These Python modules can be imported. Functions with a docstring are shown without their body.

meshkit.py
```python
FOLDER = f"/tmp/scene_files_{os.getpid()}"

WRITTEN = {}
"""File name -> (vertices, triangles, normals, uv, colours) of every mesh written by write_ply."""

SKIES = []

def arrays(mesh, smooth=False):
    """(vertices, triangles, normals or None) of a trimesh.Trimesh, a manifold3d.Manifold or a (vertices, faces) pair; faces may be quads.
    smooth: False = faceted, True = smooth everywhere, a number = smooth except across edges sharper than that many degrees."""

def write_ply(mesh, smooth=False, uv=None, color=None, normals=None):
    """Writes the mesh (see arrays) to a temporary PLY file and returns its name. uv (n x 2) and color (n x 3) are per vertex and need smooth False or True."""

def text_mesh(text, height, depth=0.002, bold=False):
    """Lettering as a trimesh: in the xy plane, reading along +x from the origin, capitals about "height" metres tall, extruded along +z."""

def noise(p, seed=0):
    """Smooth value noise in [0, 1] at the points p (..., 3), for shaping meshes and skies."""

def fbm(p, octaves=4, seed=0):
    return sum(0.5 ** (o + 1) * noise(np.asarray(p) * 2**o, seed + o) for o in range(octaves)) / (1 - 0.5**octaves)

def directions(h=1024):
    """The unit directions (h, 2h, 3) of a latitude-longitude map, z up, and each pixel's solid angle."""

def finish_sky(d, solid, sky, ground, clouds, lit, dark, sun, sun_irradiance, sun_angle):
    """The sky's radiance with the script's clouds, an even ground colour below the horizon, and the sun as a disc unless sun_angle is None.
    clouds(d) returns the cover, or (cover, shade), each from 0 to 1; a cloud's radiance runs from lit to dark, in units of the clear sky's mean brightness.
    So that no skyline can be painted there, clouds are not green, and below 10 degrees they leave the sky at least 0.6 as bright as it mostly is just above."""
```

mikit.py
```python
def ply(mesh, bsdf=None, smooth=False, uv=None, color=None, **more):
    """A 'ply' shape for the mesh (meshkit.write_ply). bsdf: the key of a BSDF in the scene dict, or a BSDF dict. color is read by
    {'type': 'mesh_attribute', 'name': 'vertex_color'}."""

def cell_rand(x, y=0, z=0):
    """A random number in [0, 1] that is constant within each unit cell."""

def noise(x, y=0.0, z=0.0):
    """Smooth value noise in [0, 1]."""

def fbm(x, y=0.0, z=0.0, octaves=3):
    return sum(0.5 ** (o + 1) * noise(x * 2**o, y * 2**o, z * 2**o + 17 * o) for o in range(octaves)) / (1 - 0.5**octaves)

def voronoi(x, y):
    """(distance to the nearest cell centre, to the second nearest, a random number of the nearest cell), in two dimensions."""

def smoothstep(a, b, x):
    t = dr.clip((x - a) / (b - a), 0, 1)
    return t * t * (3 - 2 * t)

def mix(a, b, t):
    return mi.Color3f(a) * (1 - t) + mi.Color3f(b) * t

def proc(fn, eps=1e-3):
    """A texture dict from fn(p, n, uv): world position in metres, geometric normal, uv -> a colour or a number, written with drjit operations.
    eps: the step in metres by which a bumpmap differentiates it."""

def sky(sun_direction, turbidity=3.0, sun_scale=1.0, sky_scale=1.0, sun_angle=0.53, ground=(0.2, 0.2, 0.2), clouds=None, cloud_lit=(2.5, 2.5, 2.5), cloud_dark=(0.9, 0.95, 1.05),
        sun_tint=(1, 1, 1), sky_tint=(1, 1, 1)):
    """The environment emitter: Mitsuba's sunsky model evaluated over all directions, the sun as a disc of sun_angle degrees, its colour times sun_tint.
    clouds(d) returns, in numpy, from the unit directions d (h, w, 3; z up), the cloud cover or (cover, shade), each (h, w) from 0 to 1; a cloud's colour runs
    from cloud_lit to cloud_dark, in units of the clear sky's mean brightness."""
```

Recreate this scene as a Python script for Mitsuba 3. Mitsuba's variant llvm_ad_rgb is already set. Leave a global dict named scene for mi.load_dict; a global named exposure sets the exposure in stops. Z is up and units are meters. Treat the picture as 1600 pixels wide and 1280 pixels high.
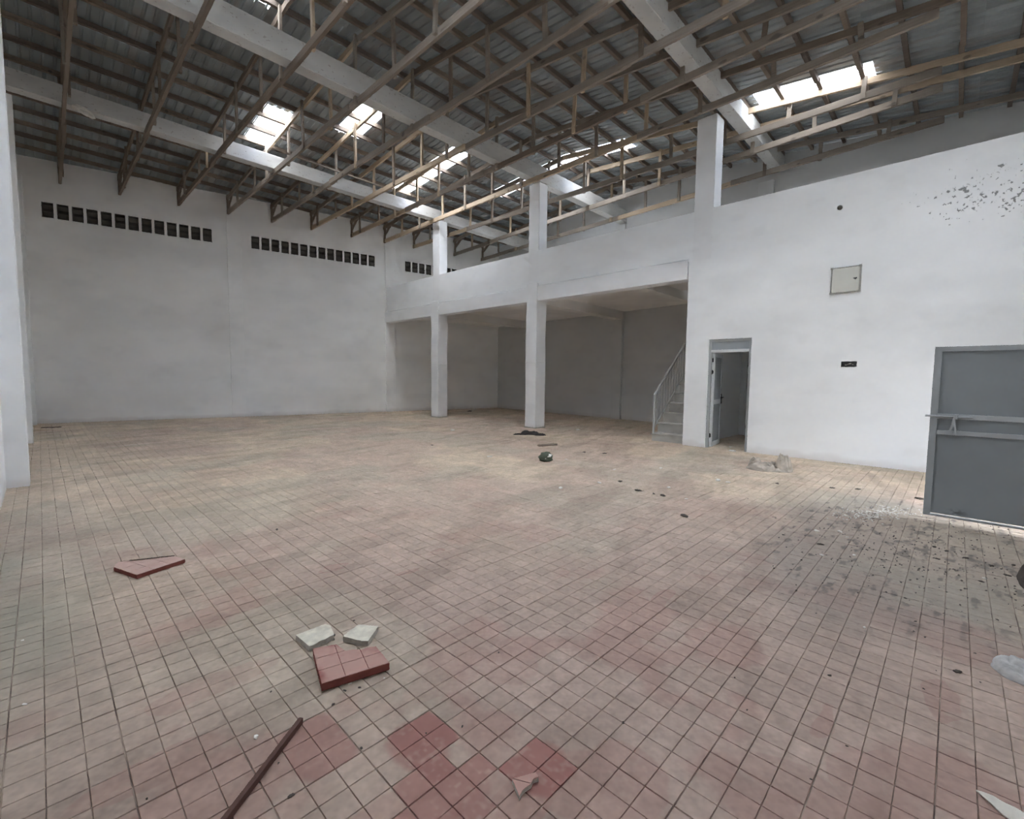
import math, random
import numpy as np, trimesh, mitsuba as mi, mikit, meshkit
import drjit as dr
from shapely.geometry import Polygon, box as sbox
from mikit import ply, proc, noise, fbm, cell_rand, smoothstep, mix, voronoi

T = mi.ScalarTransform4f
rng = random.Random(7)
nrg = np.random.default_rng(7)
scene, labels = {}, {}

# ---------------------------------------------------------------- camera
YAW, PITCH, ROLL, F = .801, -.070, .011, 714.485
EYE = np.array([0, 0, 1.5])
_f = np.array([math.sin(YAW)*math.cos(PITCH), math.cos(YAW)*math.cos(PITCH), math.sin(PITCH)])
_r = np.array([math.cos(YAW), -math.sin(YAW), 0.]); _u = np.cross(_r, _f)
UPV = -_r*math.sin(ROLL)+_u*math.cos(ROLL)
RGT = _r*math.cos(ROLL)+_u*math.sin(ROLL)
scene['camera'] = {'type': 'perspective', 'fov': math.degrees(2*math.atan(800/F)), 'fov_axis': 'x', 'near_clip': .02, 'far_clip': 300.,
                   'to_world': T().look_at(origin=EYE.tolist(), target=(EYE+_f).tolist(), up=UPV.tolist())}

# ---------------------------------------------------------------- sky
def cloud(d):
    p = np.stack([d[..., 0]/(d[..., 2]+.25), d[..., 1]/(d[..., 2]+.25), d[..., 2]*0], -1)
    c = meshkit.fbm(p*2.2+5, 5, seed=3)
    s = meshkit.fbm(p*3.1+11, 4, seed=9)
    return np.clip(.55+1.6*(c-.42), .25, 1), np.clip((s-.35)*1.3, 0, .7)
scene['sky'] = mikit.sky((-.43, -.9, 1.3), turbidity=4.0, sun_scale=0.0, clouds=cloud, cloud_lit=(1.9, 1.95, 2.0), cloud_dark=(1.15, 1.2, 1.3), ground=(.4, .39, .37))
exposure = 6.75

# ---------------------------------------------------------------- helpers
def numbered(key):
    if key not in used: used.add(key); return key
    n = 1
    while f'{key}_{n:03d}' in used: n += 1
    used.add(f'{key}_{n:03d}'); return f'{key}_{n:03d}'
used = set()

def thing(name, label, cat, group=None):
    k = numbered(name); labels[k] = {'label': label, 'category': cat}
    if group: labels[k]['group'] = group
    return k
def struct(name, label=None, cat=None):
    k = numbered(name); labels[k] = {'kind': 'structure'}
    if label: labels[k]['label'] = label
    if cat: labels[k]['category'] = cat
    return k
def put(key, mesh, m, smooth=False, tw=None, **kw):
    d = mesh if isinstance(mesh, dict) else ply(mesh, m, smooth, **kw)
    if tw is not None: d = {**d, 'to_world': tw}
    scene[key] = d; return key
def part(parent, name, mesh, m, smooth=False, tw=None, label=None, kind=None):
    k = numbered(parent+'__'+name); put(k, mesh, m, smooth, tw)
    if label or kind:
        labels[k] = {}
        if label: labels[k]['label'] = label
        if kind: labels[k]['kind'] = kind
    return k
def one(name, mesh, m, label, cat, group=None, smooth=False, tw=None):
    k = thing(name, label, cat, group); put(k, mesh, m, smooth, tw); return k
cat_ = trimesh.util.concatenate
ORD = 'first second third fourth fifth sixth seventh eighth ninth tenth eleventh twelfth thirteenth fourteenth fifteenth sixteenth seventeenth eighteenth nineteenth twentieth'.split()
def nth(i): return ORD[i] if i < 20 else f'twenty-{ORD[i-20]}' if i < 29 else str(i+1)

def bx(x0, x1, y0, y1, z0, z1, c=0.0):
    """box, chamfered by c"""
    if c <= 0:
        b = trimesh.creation.box((x1-x0, y1-y0, z1-z0))
    else:
        h = np.array([x1-x0, y1-y0, z1-z0])/2; P = []
        for sx in (-1, 1):
            for sy in (-1, 1):
                for sz in (-1, 1):
                    s = np.array([sx, sy, sz])
                    for a in range(3):
                        q = s*(h-c); q[a] = s[a]*h[a]; P.append(q)
        b = trimesh.convex.convex_hull(np.array(P))
    b.apply_translation([(x0+x1)/2, (y0+y1)/2, (z0+z1)/2]); return b
def bar(p0, p1, w, h, up=(0, 0, 1), c=0.0):
    """box along p0-p1: w across, h along up"""
    p0, p1 = np.array(p0, float), np.array(p1, float); d = p1-p0; L = np.linalg.norm(d); d /= L
    up = np.array(up, float); s = np.cross(up, d); s /= np.linalg.norm(s); u = np.cross(d, s)
    b = bx(-w/2, w/2, 0, L, -h/2, h/2, c)
    M = np.eye(4); M[:3, 0] = -s; M[:3, 1] = d; M[:3, 2] = u; M[:3, 3] = p0
    b.apply_transform(M); return b
def cyl(p0, p1, r, n=10):
    return trimesh.creation.cylinder(r, segment=[p0, p1], sections=n)
def prism(poly, axis, a0, a1):
    """extrude a shapely polygon in (u,z): axis 'x' -> u=y, axis 'y' -> u=x, axis 'z' -> (x,y)"""
    m = trimesh.creation.extrude_polygon(poly, a1-a0, engine='earcut'); v = m.vertices.copy(); w = v.copy()
    if axis == 'x': w[:, 0] = v[:, 2]+a0; w[:, 1] = v[:, 0]; w[:, 2] = v[:, 1]
    elif axis == 'y': w[:, 0] = v[:, 0]; w[:, 1] = v[:, 2]+a0; w[:, 2] = v[:, 1]; m.invert()
    else: w[:, 2] = v[:, 2]+a0
    m.vertices = w
    trimesh.repair.fix_normals(m); return m

# ---------------------------------------------------------------- materials
def mat(name, col, rough=.7, spec=.3, metal=0.0, two=True, bump=None, bscale=1.0, **kw):
    b = {'type': 'principled', 'base_color': proc(col) if callable(col) else {'type': 'rgb', 'value': list(col)}, 'roughness': rough, 'specular': spec, 'metallic': metal, **kw}
    if bump: b = {'type': 'bumpmap', 'arbitrary': proc(bump, 2e-3), 'scale': bscale, 'bsdf': b}
    scene[name] = {'type': 'twosided', 'bsdf': b} if two else b
    return name

def paint(base, speckle=False, dust=True):
    def fn(p, n, uv):
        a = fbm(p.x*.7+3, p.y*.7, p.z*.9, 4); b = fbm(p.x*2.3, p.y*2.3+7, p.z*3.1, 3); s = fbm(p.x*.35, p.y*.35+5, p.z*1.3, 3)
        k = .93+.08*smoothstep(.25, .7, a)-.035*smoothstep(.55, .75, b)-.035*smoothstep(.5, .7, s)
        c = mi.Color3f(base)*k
        if dust:
            g = noise(p.x*5, p.y*5, p.z*9)
            low = 1-smoothstep(.02, .10+.15*g, p.z)
            c = mix(c, mi.Color3f(.42, .35, .31), low*.25)
        if speckle:
            near = dr.exp(-dr.square((p.y+.45)/1.15)-dr.square((p.z-4.45)/.55))
            sp = noise(p.x*20, p.y*26, p.z*21)*.62+noise(p.x*61, p.y*70, p.z*55)*.38
            clump = fbm(p.x, p.y*4.2+4, p.z*5.3, 3)
            c = mix(c, mi.Color3f(.17, .18, .18), smoothstep(.93, 1.0, sp+.42*near*clump*1.6)*.85)
            gm = dr.exp(-(dr.square(p.y-1.2)+dr.square((p.z-2.5)*1.4))*3)*fbm(p.x, p.y*4, p.z*4, 3)
            c = c*(1-.14*gm)
        return c
    return fn
WHITE = (.87, .88, .87)
mat('paint_white', paint(WHITE), .8, .25)
mat('paint_right', paint((.85, .865, .87), True), .75, .3)
mat('paint_back', paint((.87, .865, .845)), .8, .25)
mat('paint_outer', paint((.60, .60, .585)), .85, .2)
mat('paint_column', paint((.83, .84, .845)), .7, .3)
def beam_fn(p, n, uv):
    a = fbm(p.x*1.5, p.y*2, p.z*3, 4); ch = noise(p.x*14, p.y*14, p.z*20)*.5+noise(p.x*37, p.y*37, p.z*37)*.5
    c = mi.Color3f(.58, .575, .55)*(.72+.42*a)
    return mix(c, mi.Color3f(.36, .33, .30), smoothstep(.72, .8, ch)*.8)
mat('paint_beam', beam_fn, .8, .2)
mat('soffit', lambda p, n, uv: mi.Color3f(.78, .76, .73)*(.8+.35*fbm(p.x*.9, p.y*.9, p.z, 4)), .85, .2)
mat('room_paint', (.84, .85, .85), .7, .3)

def metal_fn(p, n, uv):
    a = fbm(p.x*.6, p.y*.25, 1, 3); b = fbm(p.x*5, p.y*.7, 4, 3); sh = cell_rand(dr.floor(p.x/.7), dr.floor(p.y/2.4), 3)
    c = mi.Color3f(.32, .345, .345)*(.75+.35*a+.25*(sh-.5))
    return mix(c, mi.Color3f(.28, .24, .21), smoothstep(.56, .75, b)*.45)
mat('roof_metal', metal_fn, .55, .4, .25)
scene['clear_sheet'] = {'type': 'thindielectric', 'int_ior': 1.35}

def wood(c1, c2):
    def fn(p, n, uv):
        # timbers run along y (chords), x (purlins) or z (webs): streaky in all, knots
        g = fbm(p.x*38, p.y*2.2, p.z*38, 3); h = fbm(p.x*3, p.y*1.1, p.z*3, 3); kn = noise(p.x*7, p.y*5, p.z*9)
        c = mix(c1, c2, dr.clip(.55*g+.7*h-.15, 0, 1))
        return c*(1-.45*smoothstep(.82, .92, kn))
    return fn
mat('timber_old', wood((0.136, 0.104, 0.080), (0.264, 0.216, 0.168)), .8, .2)
mat('timber_grey', wood((0.187, 0.156, 0.129), (0.343, 0.296, 0.242)), .8, .2)
mat('timber_new', wood((0.374, 0.281, 0.191), (0.544, 0.442, 0.323)), .75, .25)
mat('strip_brown', wood((.062, .034, .028), (.11, .06, .05)), .8, .2)
mat('timber_dark', wood((.10, .08, .065), (.185, .15, .122)), .8, .2)

def cellc(p): return dr.floor((p.x-.502)/.11), dr.floor((p.y-.631)/.11)
def tile_fn(p, n, uv):
    cx, cy = cellc(p)
    tx, ty = dr.floor((p.x-.502)/.33), dr.floor((p.y-.631)/.33)
    r1, r2 = cell_rand(cx, cy, 1), cell_rand(tx, ty, 2)
    red = mix(mi.Color3f(.235, .10, .09), mi.Color3f(.30, .15, .13), fbm(p.x*9, p.y*9, 2, 3))
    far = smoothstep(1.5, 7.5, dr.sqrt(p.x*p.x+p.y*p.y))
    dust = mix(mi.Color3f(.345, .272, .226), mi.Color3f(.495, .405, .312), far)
    big = fbm(p.x*.55+2, p.y*.55+9, 0, 3)
    dust = mix(dust, mi.Color3f(.385, .29, .252), smoothstep(.4, .62, big)*.45)
    olive = fbm(p.x*.9+20, p.y*.9+3, 5, 3)
    dust = mix(dust, mi.Color3f(.38, .345, .275), smoothstep(.45, .65, olive)*.45)
    dust = dust*(.9+.2*fbm(p.x*14, p.y*14, 3, 3))*(.95+.1*r1)*(.95+.1*r2)
    dust = dust*(.86+.28*fbm(p.x*46, p.y*46, 7, 2))
    smear = fbm(p.x*1.1+p.y*.5, p.y*4.5-p.x*1.2, 12, 4); dust = mix(dust, dust*mi.Color3f(.74, .73, .72), smoothstep(.52, .7, smear)*.55)
    sm2 = fbm(p.x*5.2, p.y*1.7+9, 15, 3); dust = mix(dust, dust*1.13, smoothstep(.52, .68, sm2)*.6)
    # where the dust is wiped off: whole patches, scuffs and footprints
    blotch = fbm(p.x*2.1+1.3, p.y*2.1+4.2, 1, 4)+.10*(r1-.5)+.08*(r2-.5)
    fine = noise(p.x*60, p.y*60, 1)
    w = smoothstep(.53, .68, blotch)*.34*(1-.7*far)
    qx, qy = .502+(cx+.5)*.11, .631+(cy+.5)*.11
    def zone(x, y, rx, ry, s, cell=False):
        q = dr.square((p.x-x)/rx)+dr.square((p.y-y)/ry)+1.2*(fbm(p.x*6, p.y*6, s, 3)-.5)
        if not cell: return smoothstep(1.0, .78, q)
        c = dr.square((qx-x)/rx)+dr.square((qy-y)/ry)
        return dr.maximum(smoothstep(1.0, .9, c)*smoothstep(1.9, 1.2, q), smoothstep(.9, .3, q)*.7)
    for x, y, rx, ry, s, k in ((1.02, 1.49, .13, .16, 1, .9), (.72, 1.78, .13, .16, 2, .6), (.95, 1.22, .2, .16, 3, .75), (1.3, 1.08, .13, .13, 4, .95), (.72, 1.3, .25, .1, 5, .5), (1.05, 1.02, .3, .1, 6, .7),
                               (1.4, .85, .25, .2, 7, .55), (.25, 2.1, .25, .09, 8, .5), (.55, 2.5, .3, .1, 9, .4), (1.9, .35, .12, .2, 10, .35), (2.1, .2, .12, .1, 11, .45), (.5, 3.2, .3, .14, 12, .3),
                               (1.65, 1.6, .15, .2, 13, .35), (2.0, 1.35, .05, .07, 14, .35), (1.35, 1.75, .3, .12, 15, .3)):
        w = dr.maximum(w, zone(x, y, rx, ry, s, s < 5)*k*(1. if s < 5 else .55)*(.45+.55*smoothstep(.1, .6, fine*.6+fbm(p.x*11, p.y*11, 4, 3)*.7)))
    for x, y, rx, ry in ((2.66, 1.02, .09, .05), (2.53, .9, .09, .05), (2.95, 1.35, .16, .06), (2.33, .36, .16, .06), (2.28, .12, .09, .06), (2.9, -.05, .2, .06), (1.9, 2.95, .1, .06), (1.55, 3.4, .13, .06), (2.3, 3.1, .12, .08)):
        w = dr.maximum(w, zone(x+.12*(fbm(p.x*5, p.y*5, 31, 2)-.5), y+.12*(fbm(p.x*5, p.y*5, 37, 2)-.5), rx, ry, 20)*.30*smoothstep(.1, .45, fbm(p.x*15, p.y*15, 23, 2)))
    c = mix(dust, red, w)
    # black oily dirt tracked in round the gate and along the left wall
    gd = dr.exp(-(dr.square((p.x-5.6)/2.0)+dr.square((p.y-.35)/1.0)))
    soot = smoothstep(.30, .75, .75*fbm(p.x*1.3+7, p.y*2.2+1, 8, 4)+.55*gd)*smoothstep(.04, .5, gd)
    c = mix(c, mi.Color3f(.21, .20, .18), soot*.5)
    c = mix(c, mi.Color3f(.07, .066, .06), smoothstep(.62, .85, fbm(p.x*7, p.y*17, 2, 4)+.10*gd)*smoothstep(.1, .5, gd)*.55)
    lw = smoothstep(.5, -.25, p.x)*smoothstep(2., 3.2, p.y)*smoothstep(9, 5, p.y)*fbm(p.x*3, p.y*2, 3, 3)
    c = mix(c, mi.Color3f(.22, .23, .19), lw*.8)
    return c
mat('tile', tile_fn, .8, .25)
mat('grout', lambda p, n, uv: mix(mi.Color3f(.125, .092, .078), mi.Color3f(.33, .27, .225), smoothstep(.3, .68, fbm(p.x*3.3, p.y*3.3, 1, 4)*.75+.25*noise(p.x*17, p.y*17, 2))), .9, .1)
mat('tile_red', lambda p, n, uv: mix((.25, .078, .072), (.40, .25, .215), smoothstep(.4, .62, fbm(p.x*7, p.y*7, p.z*7, 4))), .75, .3)
mat('tile_red_edge', lambda p, n, uv: mi.Color3f(.16, .05, .042)*(.7+.6*fbm(p.x*20, p.y*20, p.z*20, 3)), .85, .2)
mat('tile_dusty', lambda p, n, uv: mix((.40, .27, .235), (.47, .345, .30), fbm(p.x*9, p.y*9, p.z*9, 3)), .85, .2)
mat('tile_back', lambda p, n, uv: mi.Color3f(.60, .575, .49)*(.72+.45*fbm(p.x*30, p.y*30, p.z*30, 4)), .9, .15)
mat('cement', lambda p, n, uv: mi.Color3f(.36, .345, .31)*(.6+.75*fbm(p.x*45, p.y*45, p.z*45, 3)), .9, .15)
mat('concrete_step', lambda p, n, uv: mi.Color3f(.43, .42, .39)*(.75+.45*fbm(p.x*4, p.y*4, p.z*4, 4)), .85, .2)
mat('crumb_dark', (.07, .06, .052), .9, .2)
mat('crumb_pale', lambda p, n, uv: mi.Color3f(.62, .60, .55)*(.7+.5*fbm(p.x*25, p.y*25, p.z*25, 2)), .9, .2)
mat('gate_panel', lambda p, n, uv: mix(mi.Color3f(.235, .26, .272)*(.85+.3*fbm(p.x*2, p.y*2, p.z*2, 3)), (.09, .10, .104), dr.exp(-(dr.square((p.y+.08)/.06)+dr.square((p.z-.135)/.03)))*.85*smoothstep(.3, .6, fbm(p.x*30, p.y*30, p.z*30, 2))), .5, .4)
mat('gate_frame', lambda p, n, uv: mi.Color3f(.31, .335, .345)*(.85+.3*fbm(p.x*4, p.y*4, p.z*4, 3)), .45, .45)
mat('gate_rail', lambda p, n, uv: mi.Color3f(.36, .385, .395)*(.85+.3*fbm(p.x*5, p.y*5, p.z*5, 3)), .45, .45)
mat('aluminium_white', (.60, .62, .63), .4, .5)
mat('aluminium_grey', (.36, .38, .385), .45, .45)
mat('door_panel_grey', (.30, .33, .345), .35, .5)
mat('black_plastic', (.022, .022, .023), .45, .5)
mat('vent_dark', lambda p, n, uv: mi.Color3f(.10, .095, .083)*(.7+.7*fbm(p.x*9, p.y*9, p.z*9, 3)), .9, .15)
mat('vent_slat', lambda p, n, uv: mi.Color3f(.15, .143, .125)*(.7+.6*fbm(p.x*9, p.y*9, p.z*9, 3)), .9, .15)
mat('rail_steel', (.42, .43, .43), .45, .45)
mat('panel_beige', lambda p, n, uv: mi.Color3f(.56, .56, .51)*(.9+.15*fbm(p.x*3, p.y*3, p.z*3, 3)), .45, .4)
mat('panel_edge', (.30, .30, .275), .5, .4)
mat('cloth_dark', lambda p, n, uv: mi.Color3f(.045, .042, .042)*(.5+1.1*fbm(p.x*12, p.y*12, p.z*12, 3)), .95, .1)
mat('sack_paper', lambda p, n, uv: mi.Color3f(.45, .40, .34)*(.5+.85*fbm(p.x*11, p.y*11, p.z*14, 4)), .9, .15)
mat('bag_green', lambda p, n, uv: mix(mi.Color3f(.07, .085, .06), mi.Color3f(.68, .68, .64), smoothstep(.56, .62, fbm(p.x*8+1, p.y*8, p.z*8+2, 3))), .7, .3)
mat('plastic_clear', lambda p, n, uv: mi.Color3f(.42, .42, .41)*(.55+.8*fbm(p.x*38, p.y*25, p.z*30, 3)), .3, .6)
mat('card_pale', lambda p, n, uv: mi.Color3f(.62, .60, .54)*(.8+.3*fbm(p.x*8, p.y*40, 1, 3)), .8, .2)
mat('plank_grey', wood((.17, .13, .10), (.30, .25, .20)), .85, .2)
mat('outside_ground', (.45, .43, .40), .9, .1)
mat('outside_wall', (.55, .54, .52), .9, .1)

# ---------------------------------------------------------------- main dimensions
XL, XR, XO, YF = -.36, 10.19, 15.8, -1.0
def roofz(y): return 8.35-.075*(y-9) if y > 9 else 8.35-.12*(9-y)
def xo(y): return 14.1+.1*y              # the outer wall is not parallel to the hall
def backy(x): return 19.167-.186*x
CY = (3.94, 8.87, 13.6)                 # hall-side edges of the columns

# ---------------------------------------------------------------- floor
fl = struct('floor', 'dusty red cement tile floor scored into small squares', 'floor')
put(fl, bx(XL-.25, XO+.25, YF-.2, 19.6, -.25, -.006), 'grout')
TS, X0, Y0 = .33, .502, .631
def pads(jx, jy, rise):
    """the nine raised squares of one tile, about the tile's centre"""
    V, Fc = [], []
    c = TS/3
    for i in range(3):
        for j in range(3):
            x0, x1 = -TS/2+i*c, -TS/2+(i+1)*c; y0, y1 = -TS/2+j*c, -TS/2+(j+1)*c
            a = .0010; e = [.0019 if i == 0 else a, .0019 if i == 2 else a, .0019 if j == 0 else a, .0019 if j == 2 else a]
            x0 += e[0]; x1 -= e[1]; y0 += e[2]; y1 -= e[3]; b = .0013; o = len(V)
            V += [(x0, y0, -.0058), (x1, y0, -.0058), (x1, y1, -.0058), (x0, y1, -.0058), (x0+b, y0+b, rise), (x1-b, y0+b, rise), (x1-b, y1-b, rise), (x0+b, y1-b, rise)]
            Fc += [(o+4, o+5, o+6), (o+4, o+6, o+7)]
            for k in range(4): Fc += [(o+k, o+(k+1) % 4, o+4+(k+1) % 4), (o+k, o+4+(k+1) % 4, o+4+k)]
    return np.array(V, float), np.array(Fc)
PV, PF = pads(0, 0, 0.)
tile_ply = [ply((PV*[1, 1, 1], PF), 'tile')]
# chipped / cracked variants
for s in range(4):
    v = PV.copy(); g = np.random.default_rng(20+s); k = g.integers(0, 9)
    v[k*8+4:k*8+8, 2] -= g.uniform(.0006, .0022, 4); tile_ply.append(ply((v, PF), 'tile'))
cells = []
for i in range(-4, 48):
    for j in range(-5, 58):
        cx, cy = X0+(i+.5)*TS, Y0+(j+.5)*TS
        if cx-TS/2 < XL-.3 or cx > XO+.05 or cy < YF-.1 or cy > backy(cx)+.25: continue
        d = np.array([cx, cy, 0])-EYE; z = d@_f; px, py = (d@RGT)/max(z, .05)*F, -(d@UPV)/max(z, .05)*F
        vis = z > .4 and abs(px) < 860 and abs(py) < 720
        cells.append((z if vis else 1e3+z, cx, cy))
cells.sort(); missing = {}
rest_v, rest_f = [], []
for n, (z, cx, cy) in enumerate(cells):
    tilt = [nrg.normal(0, .0022), nrg.normal(0, .0022)]; lift = nrg.normal(0, .0005)
    if n < 300:
        tw = T().translate([cx, cy, lift]).rotate([1, 0, 0], math.degrees(tilt[0])).rotate([0, 0, 1], 90*rng.randrange(4))
        part(fl, 'tile', tile_ply[0 if rng.random() < .6 else rng.randrange(1, 5)], None, tw=tw)
    else:
        v = PV.copy(); v[:, 2] += v[:, 0]*tilt[0]+v[:, 1]*tilt[1]+lift; rest_v.append(v+[cx, cy, 0]); rest_f.append(PF+len(PV)*(len(rest_f)))
part(fl, 'tile_field', (np.vstack(rest_v), np.vstack(rest_f)), 'tile', label='dusty red floor tiles farther back in the hall', kind='stuff')

# ground outside the gate
k = struct('ground', 'pale concrete yard outside the gate', 'ground'); put(k, bx(-40, 60, -60, 60, -.5, -.27), 'outside_ground')
k = struct('yard', 'concrete apron in front of the gate', 'ground'); put(k, bx(-2, 18, -14, YF-.2, -.26, -.012), 'outside_ground')

k = struct('canopy', 'concrete canopy over the gate outside', 'canopy'); put(k, bx(6.2, 10.2, -2.7, YF-.2, 2.2, 2.35), 'outside_wall')
k = struct('wall_yard', 'boundary wall of the yard outside the gate', 'wall'); put(k, bx(-6, 24, -7.2, -7, -.3, 3.2), 'outside_wall')
# ---------------------------------------------------------------- walls
prof = [(YF-.2, -.2), (19.7, -.2), (19.7, roofz(19.7)-.02), (9, roofz(9)-.02), (YF-.2, roofz(YF-.2)-.02)]
wl = struct('wall_left', 'white plastered left side wall with piers', 'wall'); put(wl, prism(Polygon(prof), 'x', XL-.2, XL), 'paint_white')
for a, b in ((8.72, 9.14), (13.95, 14.37), (18.75, 19.3)):
    part(wl, 'pier', bx(XL-.02, -.15 if b < 19 else -.11, a, b, -.1, 7.06, .008), 'paint_white')
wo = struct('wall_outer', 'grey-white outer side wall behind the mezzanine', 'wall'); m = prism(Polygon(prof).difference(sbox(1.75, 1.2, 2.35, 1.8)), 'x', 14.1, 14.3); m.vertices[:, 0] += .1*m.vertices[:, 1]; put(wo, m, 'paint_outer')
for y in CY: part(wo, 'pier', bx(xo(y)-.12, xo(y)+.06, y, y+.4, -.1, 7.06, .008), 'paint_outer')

# back wall, with the row of vent openings cut through
e1 = np.array([1, -.186, 0]); L1 = np.linalg.norm(e1); e1 /= L1; n1 = np.array([-e1[1], e1[0], 0])
B0 = np.array([0, 19.167, 0])
def to_back(m):
    """from (s along wall, z, depth) to the world"""
    v = m.vertices; m = m.copy(); m.vertices = B0+v[:, :1]*e1+v[:, 1:2]*[0, 0, 1]+v[:, 2:3]*n1; trimesh.repair.fix_normals(m); return m
VENTX = [.24+.3145*i for i in range(13)]+[5.41+.3145*i for i in range(14)]+[11.03+.3145*i for i in range(9)]
VW, VZ0, VZ1 = .245, 5.96, 6.385
outline = Polygon([(s*L1, z) for s, z in ((XL-.25, -.2), (XO+.25, -.2), (XO+.25, roofz(backy(XO))-.02), (8, roofz(backy(8))-.02), (XL-.25, roofz(backy(XL))-.02))])
for x in VENTX: outline = outline.difference(sbox(x*L1, VZ0, (x+VW)*L1, VZ1))
wb = struct('wall_back', 'white plastered back wall with rows of dark vent openings', 'wall')
put(wb, to_back(trimesh.creation.extrude_polygon(outline, .22, engine='earcut')), 'paint_back')
for a, b in ((4.68, 5.12), (10.16, 10.58)):
    m = bx(a*L1, b*L1, -.1, 6.98, -.06, .03, .006); part(wb, 'pier', to_back(m), 'paint_back')
for i, x in enumerate(VENTX):
    bay = ('left', 'middle', 'mezzanine')[0 if i < 13 else 1 if i < 27 else 2]; n = i-(0, 13, 27)[(0 if i < 13 else 1 if i < 27 else 2)]+1
    v = thing('wall_vent', f'dark square wall vent, {nth(n-1)} from the left in the {bay} row of vents', 'vent', 'vent openings in the back wall')
    s0, s1 = x*L1, (x+VW)*L1
    liner = sbox(s0-.004, VZ0-.004, s1+.004, VZ1+.004).difference(sbox(s0+.012, VZ0+.012, s1-.012, VZ1-.012))
    fr = cat_([to_back(trimesh.creation.extrude_polygon(liner, .205, engine='earcut')), to_back(bx(s0-.003, s1+.003, VZ0-.003, VZ1+.003, .195, .215))])
    fr.vertices += n1*.004
    part(v, 'frame', fr, 'vent_dark')
    for q in range(2):
        z = VZ0+.10+.2*q; j = rng.uniform(-.012, .012)
        b = bx(s0+.006, s1-.006, -.011, .011, .03, .17); a = math.radians(38+rng.uniform(-6, 6)); R = trimesh.transformations.rotation_matrix(a, [1, 0, 0], [0, 0, .1])
        b.apply_transform(R); b.apply_translation([0, z+.02+j, 0]); part(v, 'slat', to_back(b), 'vent_slat')

# front wall, with the gate opening (behind the camera)
fo = Polygon([(XL-.2, -.2), (XO+.2, -.2), (XO+.2, roofz(YF)-.02), (XL-.2, roofz(YF)-.02)]).difference(sbox(6.70, -.012, 7.95, 1.98))
wf = struct('wall_front', 'white front wall with the gate opening', 'wall'); put(wf, prism(fo, 'y', YF-.2, YF), 'paint_white')

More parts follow.
